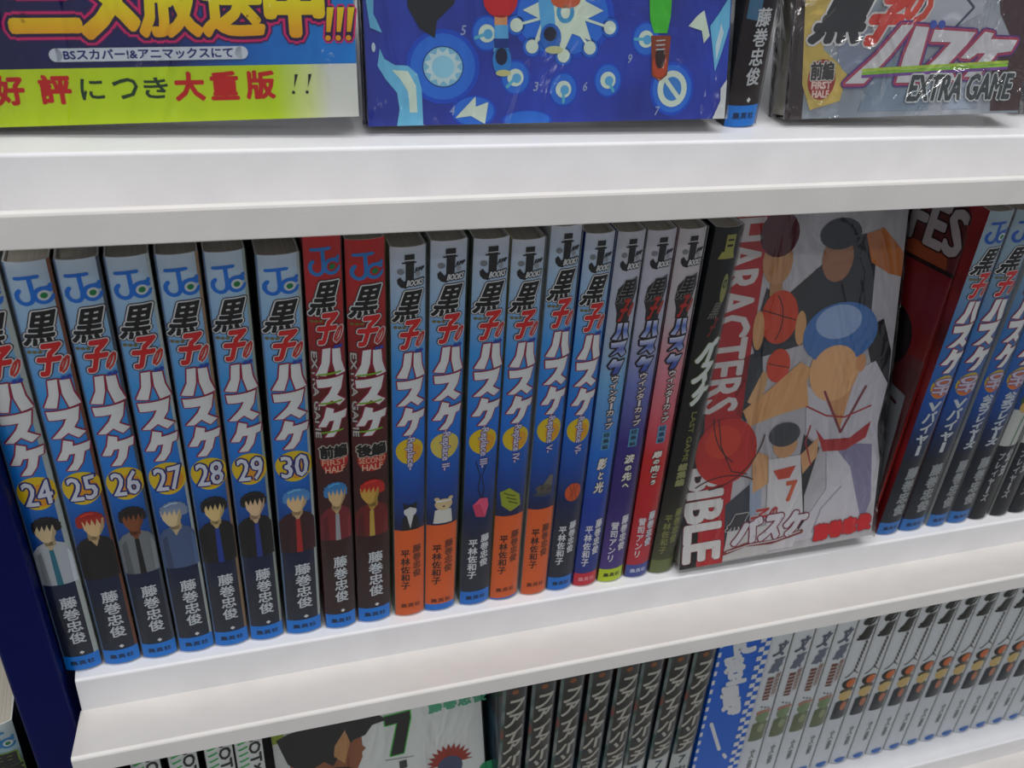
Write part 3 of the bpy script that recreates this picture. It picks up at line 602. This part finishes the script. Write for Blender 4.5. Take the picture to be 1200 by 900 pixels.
# middle shelf: large basketball picture cover
W9 = 104.8
r = face_out('display_book', 'face-out guidebook with a red side band and an orange basketball, middle shelf right', .3349, -.0048, .0028, -2.14, 15.0, -1.0, W9, 176, 8,
             mottled('pale_art', [(170, 166, 170), (186, 182, 186)], 20, .45), ink((40, 40, 44)))
p = Print(); redd = (176, 24, 30)
p.poly([(0, 0), (14.5, 0), (14, 62), (0, 62)], (34, 38, 42), 1).rect(0, 0, 19.5, 176, (30, 32, 36), 1)
p.poly([(8.6, 0), (22.2, 0), (29, 90), (37.4, 176), (12, 176), (9, 60)], redd, 2)
p.text('BIBLE', (2.2, 3.4, 19.8, 50), (214, 210, 208), 5, 1.0, [((120, 20, 26), .35, 4)], rot=-90)
p.text('CHARACTERS', (1.5, 77, 19.5, 174), (210, 202, 200), 5, 0.5, (), rot=-90)
p.v = [(u + (5 + 0.105 * (v - 77) if v > 74 and l > 3.5 else 0), v, l) for u, v, l in p.v]
p.build('side_band', r)
p = Print(); dk2 = (44, 50, 58); sk = (214, 160, 104)
# plain colour fields standing in for the printed figures
p.poly([(23, 100), (36, 104), (38, 82), (30, 70), (24, 76)], dk2, 2).poly([(33, 100), (56, 104), (56, 108), (30, 108)], dk2, 2).poly([(30, 108), (36, 132), (44, 126), (52, 132), (60, 138), (64, 126), (58, 106)], (52, 50, 52), 2)
p.ell(40.5, 143, 7.4, 10, (188, 140, 96), 4).ell(40.5, 155, 9.6, 10, (84, 26, 36), 5).rect(37.5, 128, 43.5, 136, (176, 128, 84), 3)
p.ell(43.4, 118, 9.3, 12.2, (200, 66, 34), 5, 26).arc(36, 118, 9, 13, -50, 50, .5, (60, 20, 14), 6).line([(35, 122), (51.6, 116)], .5, (60, 20, 14), 6).ell(33.2, 113, 2.8, 9, (206, 154, 100), 6).ell(54.4, 112, 2.8, 8, (206, 154, 100), 6)
p.ell(44.6, 95.5, 6.0, 8, (206, 66, 34), 5, 24).line([(39.4, 97), (50, 94)], .4, (60, 20, 14), 6).poly([(30, 80), (36.6, 76), (40, 92), (37, 94)], (206, 160, 110), 4)
p.poly([(52, 124), (60, 138), (80, 152), (90, 152), (91, 108), (70, 104), (56, 110)], (50, 52, 58), 3).ell(70.5, 142, 8, 10.5, (160, 110, 80), 4).ell(71, 153, 10.5, 7, (42, 46, 56), 5)
p.poly([(84, 152), (93, 154), (104, 143), (W9, 141), (W9, 131), (98, 133), (88, 139)], (186, 112, 60), 4).poly([(88, 108), (98, 112), (104, 96), (W9, 70), (W9, 40), (94, 90)], (30, 26, 30), 3)
p.poly([(84, 88), (96, 92), (104, 80), (101, 60), (103, 40), (99, 6), (58, 4), (76, 30), (74, 50), (62, 60), (60, 84), (70, 80)], (196, 192, 198), 5)
p.poly([(60, 86), (62, 92), (56, 96), (40, 84), (28, 76), (32, 68), (48, 72), (62, 74)], sk, 6).poly([(70, 82), (86, 86), (83, 74), (80, 60), (72, 74)], (206, 150, 100), 6)
p.ell(74.2, 90, 13.2, 15, (224, 172, 120), 7, 28).ell(75.5, 107.5, 19.5, 14.5, (70, 116, 176), 8, 30).ell(74, 113, 12, 8, (150, 172, 206), 9, 24).ell(74, 92.5, 11.4, 9.5, (224, 172, 120), 9, 24).ell(88, 92, 2.6, 4.4, (210, 150, 100), 8)
p.line([(70, 80), (80.6, 58.6), (92, 80)], 1.3, (130, 50, 56), 8).line([(61, 74), (72, 68), (82, 66), (96, 70)], .8, (170, 40, 44), 8)
p.poly([(67, 62), (72, 56), (86, 55), (97, 62), (95, 54), (84, 49), (72, 50)], (170, 32, 36), 8)
p.poly([(76, 54), (88, 40), (98, 8), (102, 20), (99, 50)], (130, 124, 152), 6).line([(66, 44), (62, 56), (64, 64)], .8, (160, 40, 44), 8).line([(84, 30), (74, 20), (70, 8)], .8, (150, 148, 164), 7)
p.poly([(61, 60), (70, 52), (64, 28), (66, 6), (58, 4), (58, 30)], (30, 30, 34), 4)
p.ell(51.4, 56.6, 6.4, 7, (196, 146, 100), 8).ell(50.6, 61.5, 8.2, 6.0, (62, 62, 66), 9).poly([(43, 50), (60, 50), (64, 20), (60, 2), (45, 2), (44, 24)], (202, 198, 200), 7).poly([(34, 56), (43, 52), (44, 38), (36, 34)], (204, 154, 106), 7).poly([(60, 50), (69, 58), (69, 48), (62, 40)], (204, 154, 106), 7).poly([(34, 40), (40, 42), (42, 12), (36, 10)], (150, 160, 180), 6).poly([(22, 30), (36, 40), (38, 8), (23, 2)], (60, 62, 72), 3)
p.poly([(46, 44), (58, 45), (55, 39), (49, 39)], (186, 66, 44), 9).text('7', (54, 27, 59, 37), (190, 84, 50), 9, .5)
p.build('cover_picture', r, None, r['clip_w'], r['clip_h'])
p = Print()
bx_, by_ = 20.8, 57.2
p.ell(bx_, by_, 15.6, 16.2, (192, 36, 20), 10, 40).ell(bx_ - 2, by_ + 5, 9, 8, (206, 58, 26), 11, 30)
p.arc(bx_ + 17, by_ + 16, 24, 26, 178, 236, .6, (70, 16, 16), 12).arc(bx_ - 10, by_ + 12, 30, 30, -86, -12, .6, (70, 16, 16), 12, 16).arc(bx_, by_ - 34, 26, 22, 56, 124, .6, (70, 16, 16), 12).line([(16, 73.4), (18, 60), (24, 47), (32, 44.6)], .6, (70, 16, 16), 12)
p.build('printed_basketball', r)
p = Print(); hl = (190, 186, 186)
p.poly([(22, 1), (46, 1), (46, 16), (24, 16)], (196, 192, 190), 9)
p.text('黒', (23, 16.5, 35, 24), (60, 56, 60), 12, .4, [(hl, .4, 11)], .5).text('子', (34, 17, 46, 25), (170, 50, 46), 12, .4, [(hl, .4, 11)], .5).text('の', (45, 19.4, 50.4, 25), (170, 56, 50), 12, .3, (), .3)
for ch, a, b in (('バ', 27, 42), ('ス', 41, 54), ('ケ', 53, 67)): p.text(ch, (a, 9.0, b, 20.4), (206, 202, 206), 14, 1.0, [((120, 40, 60), .7, 13)], .32)
p.line([(23, 5), (34, 7.6), (48, 6.6), (64, 9.6)], 2.2, (130, 50, 50), 12).line([(24, 5.4), (36, 7.2), (50, 7.2), (63, 9.8)], .6, hl, 13); p.build('title_lettering', r)
p = Print()
for j, ch in enumerate('藤巻忠俊'): p.text(ch, (71.6 + 8 * j, 3.4 + .5 * j, 78.6 + 8 * j, 11 + .5 * j), (206, 26, 34), 14, .8, [((130, 60, 64), .4, 13)])
p.build('author_name', r)
# middle shelf: turned book with a dark red cover behind the guidebook
r = face_out('display_book', 'dark red book turned sideways between the guidebook and the right-hand comics', .4284, .1036, .0, -2.3, 0, -81, 104, 181, 2,
             mottled('dark_red_art', [(70, 20, 24), (104, 30, 32)], 26, .45), ink((170, 40, 34)), FILM)
p = Print(); p.text('OFES', (56, 147, 102.5, 167), (176, 166, 168), 6, .9, [((50, 20, 24), .8, 5)]).rect(0, 138, 104, 140, (30, 16, 18), 4).poly([(70, 138), (100, 138), (98, 146), (72, 147)], (150, 70, 40), 3)
p.rect(40, 96, 104, 138, (120, 22, 28), 2).ell(70, 104, 16, 18, (120, 26, 30), 3).ell(66, 88, 12, 15, (170, 128, 60), 4).ell(80, 100, 14, 16, (28, 20, 24), 5).poly([(40, 0), (104, 0), (100, 76), (70, 82), (50, 70)], (130, 132, 136), 3).poly([(62, 0), (80, 0), (76, 40)], (190, 100, 30), 4).line([(60, 80), (80, 76), (96, 70)], 1.6, (70, 24, 34), 5)
p.build('cover_picture', r, None, r['clip_w'], r['clip_h'])
# middle shelf right: the leaning fan books and further comics
FAN = [(.4500, .0122, 0), (.4640, .0132, 0), (.4812, .0108, 1), (.4942, .0120, 1), (.5083, .0105, 2), (.5222, .0108, 2), (.5347, .0112, 2), (.5480, .0112, 2)]
ordn = ['first', 'second', 'third', 'fourth', 'fifth', 'sixth', 'seventh', 'eighth', 'ninth', 'tenth', 'eleventh', 'twelfth', 'thirteenth', 'fourteenth', 'fifteenth', 'sixteenth', 'seventeenth', 'eighteenth', 'nineteenth']
FB = [(0, (30, 36, 48)), (46, (24, 30, 44)), (60, (18, 40, 86)), (84, (20, 84, 170)), (120, (60, 120, 180)), (150, (130, 158, 176)), (176, (150, 164, 172))]
dsc = {0: 'blue comic spine with orange disc and slanted white letters, %s right of the guidebook', 1: 'narrow blue comic spine with white block letters, %s right of the guidebook', 2: 'blue comic spine with black and white band, %s right of the guidebook'}
for i, (x, wd, kd) in enumerate(FAN):
    r = thing('comic_book', dsc[kd] % ordn[i], 'book', group='comics to the right of the guidebook')
    comic_body(r, ramp(FB), side('rd' if i < 2 else 'w'), side(('br', 'w', 'w', 'w', 'gr', 'w', 'w', 'w')[i]))
    if i == 0: q = [jc_logo(r, (30, 84, 170)), title(r)]
    else:
        for k in q: c = k.copy(); C.objects.link(c); c.parent = r
    p = Print()
    if kd < 2:
        p.ell(6.4, 89.6, 5.4, 6.4, (200, 170, 60), 1, 20).ell(6.4, 88.4, 4.6, 5.0, (212, 110, 40), 2, 20).text('OFF', (2.2, 85.4, 10.8, 94), (200, 190, 205), 5, .25, [((120, 80, 130), .4, 4)], rot=-90)
    p.build('disc_badge', r, spine, SW, SH) if kd < 2 else None
    p = Print()
    if kd == 0: p.column('バイヤー', 5.6, 76, 50, 6.2, (196, 202, 206), 4, .3).text('V', (2.8, 76.4, 8.8, 81), (196, 202, 206), 4, .35)
    elif kd == 1: p.column('公式プレイヤーズ', 6.2, 82, 50, 6.4, (190, 198, 206), 4, .35)
    else:
        p.rect(0, 48, SW, 70, (186, 188, 184), 1).ell(6.5, 72, 4.4, 4, (196, 160, 90), 3).ell(6.5, 76, 5.2, 5, (40, 120, 150) if i % 2 else (60, 90, 60), 2).line([(6, 48), (7, 66)], .8, (60, 120, 70), 3)
        p.rect(0, 0, SW, 48, (26, 30, 40), 1).column('プレイヤーズ', 3.6, 44, 12, 3.4, (170, 174, 178), 3, .15).column('公式', 8.9, 46, 28, 4.4, (180, 184, 186), 3, .3)
    if kd < 2: p.column('藤巻忠俊', 7.2, 43, 12, 6.2, (150, 156, 158), 4, .28)
    p.build('lettering', r, spine, SW, SH)
    if kd < 2: pub_band(r, (50, 120, 195))
    place(r, x, wd, -2.2, 0, 0, 177)

# ---------------------------------------------------------------- lower shelf
Z2 = -.215; Y2 = .010
def series(first, n, xs, wd, lean, labels, y=Y2, z=Z2, H=176):
    for i in range(n):
        r = first if i == 0 else dup(first, labels[i])
        if i == 0: r['label'] = labels[0]
        place(r, xs[i], wd, lean, y, z, H)
# white spines with green slashes
r = thing('comic_book', '', 'book', group='white spines with green slashes on the lower shelf')
comic_body(r, ramp([(0, (222, 224, 220)), (176, (222, 224, 220))]), side('dk'), side('gr'))
p = Print()
for k in range(26): p.line([(1.6, 158 - 4.2 * k), (5.2, 160.6 - 4.2 * k)], 1.0, (60, 176, 90), 3)
p.build('green_slashes', r, spine, SW, SH)
p = Print(); p.text('ROBOT×LASER', (6.2, 84, 11.2, 160), (40, 40, 42), 4, .22, rot=-90); p.build('title_lettering', r, spine, SW, SH)
xs = [.0920, .1078, .1235, .1368]
series(r, 4, xs, .0118, -2.4, ['white spine with green slashes, %s' % s for s in ('nearest the blue post', 'second from the blue post', 'third from the blue post', 'beside the cover with a black 7')])
# face-out cover with the 7
r = face_out('display_book', 'face-out white cover with a large black 7 in a green outline, lower shelf', .1554, .0019, -.2120, -3.2, 15.0, 1.1, 108.5, 176, 9, ink((222, 224, 220)), ink((190, 190, 186)))
p = Print()
p.poly([(2, 108), (8, 110), (26, 112), (54, 108), (58, 104), (50, 103), (46, 98), (40, 97), (34, 92), (28, 84), (24, 88), (14, 84), (6, 92)], (36, 34, 34), 4)
p.poly([(7, 92), (14, 88), (26, 90), (32, 96), (38, 104), (44, 98), (44, 92), (45.6, 90), (43.4, 88), (43.4, 85), (40, 78), (28, 66), (6, 66)], (150, 90, 56), 3).poly([(30, 96), (36, 104), (38, 96), (34, 84), (29, 90)], (190, 140, 90), 5).ell(26, 76, 14, 7, (40, 24, 24), 5).rect(0, 106, 6, 114, (150, 170, 50), 2)
p.build('printed_profile', r)
p = Print(); p.poly([(56.6, 106), (70, 106), (70, 101.6), (64.8, 80.8), (57.8, 80.8), (63, 100.4), (56.6, 100.4)], (30, 32, 30), 5).line([(56.6, 106), (70, 106), (70, 101.6), (64.8, 80.8), (57.8, 80.8), (63, 100.4), (56.6, 100.4)], 1.3, (70, 190, 70), 4, True)
p.line([(55, 78.8), (70, 77)], .4, (120, 120, 120), 4).rect(62, 71, 66, 76, (60, 60, 60), 4).build('number_seven', r)
p = Print()
for j, ch in enumerate('藤巻忠俊'): p.text(ch, (80 + 8 * j, 101, 87 + 8 * j, 107), (80, 170, 130), 4, .35)
p.build('author_name', r)
p = Print(); pts = []
for k in range(25): a = R(180 * k / 24); rr = 13 if k % 2 == 0 else 9.6; pts.append((89 + rr * math.cos(a), 66 + rr * math.sin(a)))
p.poly(pts, (160, 52, 36), 4).ell(89, 64, 7, 7, (70, 80, 110), 5).ell(111, 57, 6, 4, (50, 150, 100), 4).build('printed_red_shape', r)
# dark series with stacked white katakana
r = thing('comic_book', '', 'book', group='dark spines with stacked white katakana on the lower shelf')
comic_body(r, mottled('murky_print', [(34, 38, 32), (60, 56, 50), (40, 48, 66)], 60, .45), mottled('murky_board', [(70, 110, 130), (40, 50, 60), (90, 60, 50)], 26, .5), side('dk'))
p = Print()
for j, ch in enumerate('ファイアパンチ'): p.text(ch, (1.2, 119.4 - 10.9 * j, 11.6, 129.6 - 10.9 * j), (196, 192, 180), 5, .42, [((30, 30, 28), .4, 4)], .3)
p.ell(6, 136, 1.8, 1.8, (150, 90, 50), 3, 10).build('title_lettering', r, spine, SW, SH)
p = Print(); p.rect(0, 0, 1.5, 176, mottled('cover_art_edge', [(60, 110, 140), (150, 150, 150), (40, 90, 80), (150, 50, 44)], 34, .45), 0).rect(11.4, 0, 12.2, 176, (110, 116, 122), 0).build('cover_fold', r, spine, SW, SH)
p = Print(); p.poly([(0, 30), (12.2, 30), (12.2, 54), (0, 50)], (196, 200, 196), 3).text('7', (4, 42, 8, 49), (40, 60, 80), 5, .2).text('中', (2.6, 32, 9.6, 39), (40, 60, 80), 5, .2); p.build('lower_label', r, spine, SW, SH)
xs = [.2680, .2837, .2992, .3152, .3310, .3448, .3605, .3757]
series(r, 8, xs, .0120, -2.9, ['dark spine with stacked white katakana, %s' % s for s in ('beside the cover with the 7',) + tuple('%s from the cover with the 7' % o for o in ordn[1:7]) + ('beside the blue checkered spine',)])
# wide blue spine with checkered borders
r = thing('boxed_volume', 'wide bright blue spine with checkered edges and slanted white lettering', 'book')
wB, hB = .0325, .178
v, f = boxdata(0, wB, 0, .11, 0, hB); mesh('cover', v, f, [ink((10, 84, 180))], r)
p = Print(); wh = (190, 192, 196)
for k in range(23):
    zz = 176 - 7.6 * k
    for (u0, ph) in ((25.6, 0), (29.0, 1)): p.rect(u0, zz - 3.8 - 3.8 * ph, u0 + 3.4, zz - 3.8 * ph, wh, 3)
p.build('checkered_border', r)
p = Print()
for k in range(23): p.rect(0, 168.4 - 7.6 * k, 1.8, 172.2 - 7.6 * k, wh, 3)
p.build('checkered_border', r)
p = Print()
p.text('に', (7, 128, 23, 150), wh, 3, 1.3, (), -.2).text('登', (4.5, 104, 22, 128), wh, 3, 1.2, (), -.25).text('場', (7, 76, 24, 102), wh, 3, 1.2, (), -.25)
p.line([(6, 72), (16, 44)], 2.2, wh, 3).line([(20, 38), (22, 34)], 2.2, wh, 3); p.build('slanted_lettering', r)
r.location = (.3914, .009, Z2); r.rotation_euler = (0, R(-3.5), 0)
# white series with orange discs
def white_spine(first):
    r = thing('comic_book', '', 'book', group='white spines on the lower shelf right' if not first else 'pale spines with brown lettering on the lower shelf')
    comic_body(r, ramp([(0, (214, 218, 224)), (176, (220, 222, 222))]), side('w'), mottled('pale_board', [(200, 196, 180), (170, 160, 90), (150, 156, 160)], 22, .5))
    p = Print()
    if first:
        p.text('文', (2.4, 122, 10.4, 134), (90, 98, 116), 4, .5, (), .2).text('豪', (2.4, 108, 10.4, 120), (110, 118, 134), 4, .5, (), .2)
        p.rect(3, 84, 6.6, 104, (120, 70, 60), 3).rect(7.6, 88, 10.6, 106, (150, 120, 110), 3)
        for k in range(6): p.line([(3, 86 + 3 * k), (10.4, 87 + 3 * k)], .7, (206, 200, 196), 4)
        for k in range(3): p.ell(4 + 2.2 * k, 78 - k, .7, .7, (90, 90, 96), 3, 8)
    else:
        for j, (a, b) in enumerate(((141, 133), (131, 121))): p.text('黒' if j else 'の', (2.0, b, 11, a), (44, 46, 40), 4, .8, (), .25)
        for k in range(9): p.line([(7.8 - .2 * k, 119 - 3 * k), (8.6 - .2 * k, 116.6 - 3 * k)], 1.5 - .05 * k, (70, 74, 66), 4)
        p.line([(6.4, 94), (3.4, 89), (2.2, 88)], .8, (90, 96, 88), 4).line([(7, 93), (10, 89.6)], .7, (90, 96, 88), 4)
    p.build('title_lettering', r, spine, SW, SH)
    p = Print()
    if not first: p.ell(6.4, 82, 4.6, 4.8, (56, 54, 50), 2).ell(7.2, 82.2, 3.0, 3.8, (216, 110, 44), 3)
    top = 72 if first else 75
    cl = [(130, 150, 110), (110, 120, 90)] if first else [(216, 186, 120), (60, 66, 72)]
    p.ell(6.4, top - 4, 4.2, 4.6, cl[0], 3).ell(6.6, top, 4.6, 3, (84, 76, 60) if not first else (180, 130, 110), 2).poly([(1.6, top - 26), (11, top - 26), (11, top - 10), (6.4, top - 5), (1.8, top - 10)], cl[1], 2).ell(7, top - 14, 2, 4, (196, 120, 90) if not first else (150, 160, 120), 3)
    p.build('cover_figure', r, spine, SW, SH)
    p = Print(); p.column('文豪', 6.4, 38, 18, 3.2, (120, 124, 126), 3, .1).ell(6, 3.2, 3.6, 2.6, (50, 110, 190), 3); p.build('author_name', r, spine, SW, SH)
    return r
xs = [.4252 + .0143 * i for i in range(19)]
r = white_spine(True)
series(r, 4, xs[:4], .0129, -3.5, ['pale spine with brown block letters, %s right of the blue checkered spine' % o for o in ordn[:4]])
r = white_spine(False)
series(r, 15, xs[4:], .0129, -3.5, ['white spine with orange disc, %s right of the blue checkered spine' % o for o in ordn[4:19]])
# left bay, seen past the post
r = thing('comic_book', 'dark spine with a blue publisher mark, left of the blue post', 'book')
comic_body(r, ramp([(0, (150, 150, 120)), (140, (60, 60, 50)), (150, (40, 60, 50)), (160, (150, 180, 190)), (176, (176, 184, 184))]), side('dk'), side('dk'))
jc_logo(r, (40, 120, 170)); p = Print(); p.text('黒', (1, 146, 11.6, 158), (30, 30, 30), 4, .5, [((120, 150, 50), .6, 3)]); p.build('title_lettering', r, spine, SW, SH)
place(r, .0392, .0118, -1.0, -.001, -.198, 176)
r2 = dup(r, 'second dark spine left of the blue post, at the frame edge'); place(r2, .0262, .0118, -1.0, .0, -.198, 176)

# ---------------------------------------------------------------- shelving
def enamel(name, c, rough, spots=True):
    m = bpy.data.materials.new(name); m.use_nodes = True; nt = m.node_tree
    b = nt.nodes['Principled BSDF']; b.inputs['Roughness'].default_value = rough
    tc = nt.nodes.new('ShaderNodeTexCoord'); n = nt.nodes.new('ShaderNodeTexNoise'); n.inputs['Scale'].default_value = 60; n.inputs['Detail'].default_value = 4
    cr = nt.nodes.new('ShaderNodeValToRGB'); cr.color_ramp.elements[0].position = .3; cr.color_ramp.elements[0].color = lin(tuple(int(k * .975) for k in c))
    cr.color_ramp.elements[1].position = .7; cr.color_ramp.elements[1].color = lin(c)
    nt.links.new(tc.outputs['Object'], n.inputs['Vector']); nt.links.new(n.outputs[0], cr.inputs[0]); nt.links.new(cr.outputs[0], b.inputs['Base Color'])
    n2 = nt.nodes.new('ShaderNodeTexNoise'); n2.inputs['Scale'].default_value = 1500
    bp = nt.nodes.new('ShaderNodeBump'); bp.inputs['Strength'].default_value = .12; bp.inputs['Distance'].default_value = .0003
    nt.links.new(tc.outputs['Object'], n2.inputs['Vector']); nt.links.new(n2.outputs[0], bp.inputs['Height']); nt.links.new(bp.outputs[0], b.inputs['Normal'])
    return m
WHITE = enamel('white_enamel', (221, 221, 224), .32); RAIL = enamel('white_rail_enamel', (222, 218, 214), .4); NAVY = enamel('navy_enamel', (1, 8, 66), .36)
NAVY.node_tree.nodes['Principled BSDF'].inputs['Specular IOR Level'].default_value = .08
def shelf(label, z0, x0, x1, back_y=.19):
    s = thing('store_shelf', label, 'shelf', (0, 0, z0))
    t = .0011; rr = .0011
    # tray: top sheet, rounded front edge, fascia
    arc = [(-.0067 + rr - rr * math.sin(R(a)), -rr + rr * math.cos(R(a))) for a in range(0, 91, 15)]
    prof = [(back_y, 0)] + arc + [(-.0052, -.0196), (-.0052 + t, -.0196), (-.0067 + t, -.0024), (-.0042, -t), (back_y, -t)]
    extrude_x('shelf_tray', prof, x0, x1, [WHITE], s)
    # price rail: plate that rises outward from under the fascia, lip hanging from its front
    pr = [(-.0047, -.0196), (-.0400, -.0021), (-.0406, -.0022), (-.0410, -.0027), (-.0412, -.0034), (-.0401, -.0126), (-.0398, -.0131), (-.0391, -.0130), (-.0389, -.0126), (-.0400, -.0042), (-.0047, -.0212)]
    o = extrude_x('price_rail', pr, x0 - .0006, x1, [RAIL], s)
    md = o.modifiers.new('b', 'BEVEL'); md.width = .0004; md.segments = 2; md.limit_method = 'ANGLE'; md.angle_limit = R(50)
    v, f = boxdata(x0 + .004, x1, .04, .046, -.018, -.0011); mesh('stiffening_rib', v, f, [WHITE], s)
    return s
shelf('upper white metal shelf carrying the face-out covers', U0, .0742, .80)
shelf('middle white metal shelf with the long row of comic spines', 0.0, .0742, .80)
shelf('lower white metal shelf at the bottom right corner', Z2, .0835, .80)
s = thing('store_shelf', 'shelf of the next bay, left of the blue post', 'shelf', (0, 0, -.198))
extrude_x('shelf_tray', [(.19, 0), (-.006, 0), (-.0067, -.0008), (-.0067, -.019), (-.0056, -.019), (-.0056, -.0012), (.19, -.0012)], -.25, .0525, [WHITE], s)
# blue post
s = thing('upright_post', 'dark blue metal post standing left of the comic rows', 'post', (.0756, 0, -.32), (0, R(-2.55), 0))
v, f = boxdata(-.0090, .0090, -.0085, .19, 0, .95)
o = mesh('post_column', v, f, [NAVY], s); md = o.modifiers.new('b', 'BEVEL'); md.width = .0015; md.segments = 3
v, f = boxdata(-.25, .80, .19, .20, -.32, .65)
o = mesh('wall_back', v, f, [enamel('back_panel_enamel', (170, 170, 172), .5)]); o['kind'] = 'structure'
v, f = boxdata(-.25, .80, -1.2, .20, -.33, -.32)
o = mesh('floor', v, f, [mottled('shop_floor', [(150, 148, 144), (164, 162, 158)], 12, .35)]); o['kind'] = 'structure'
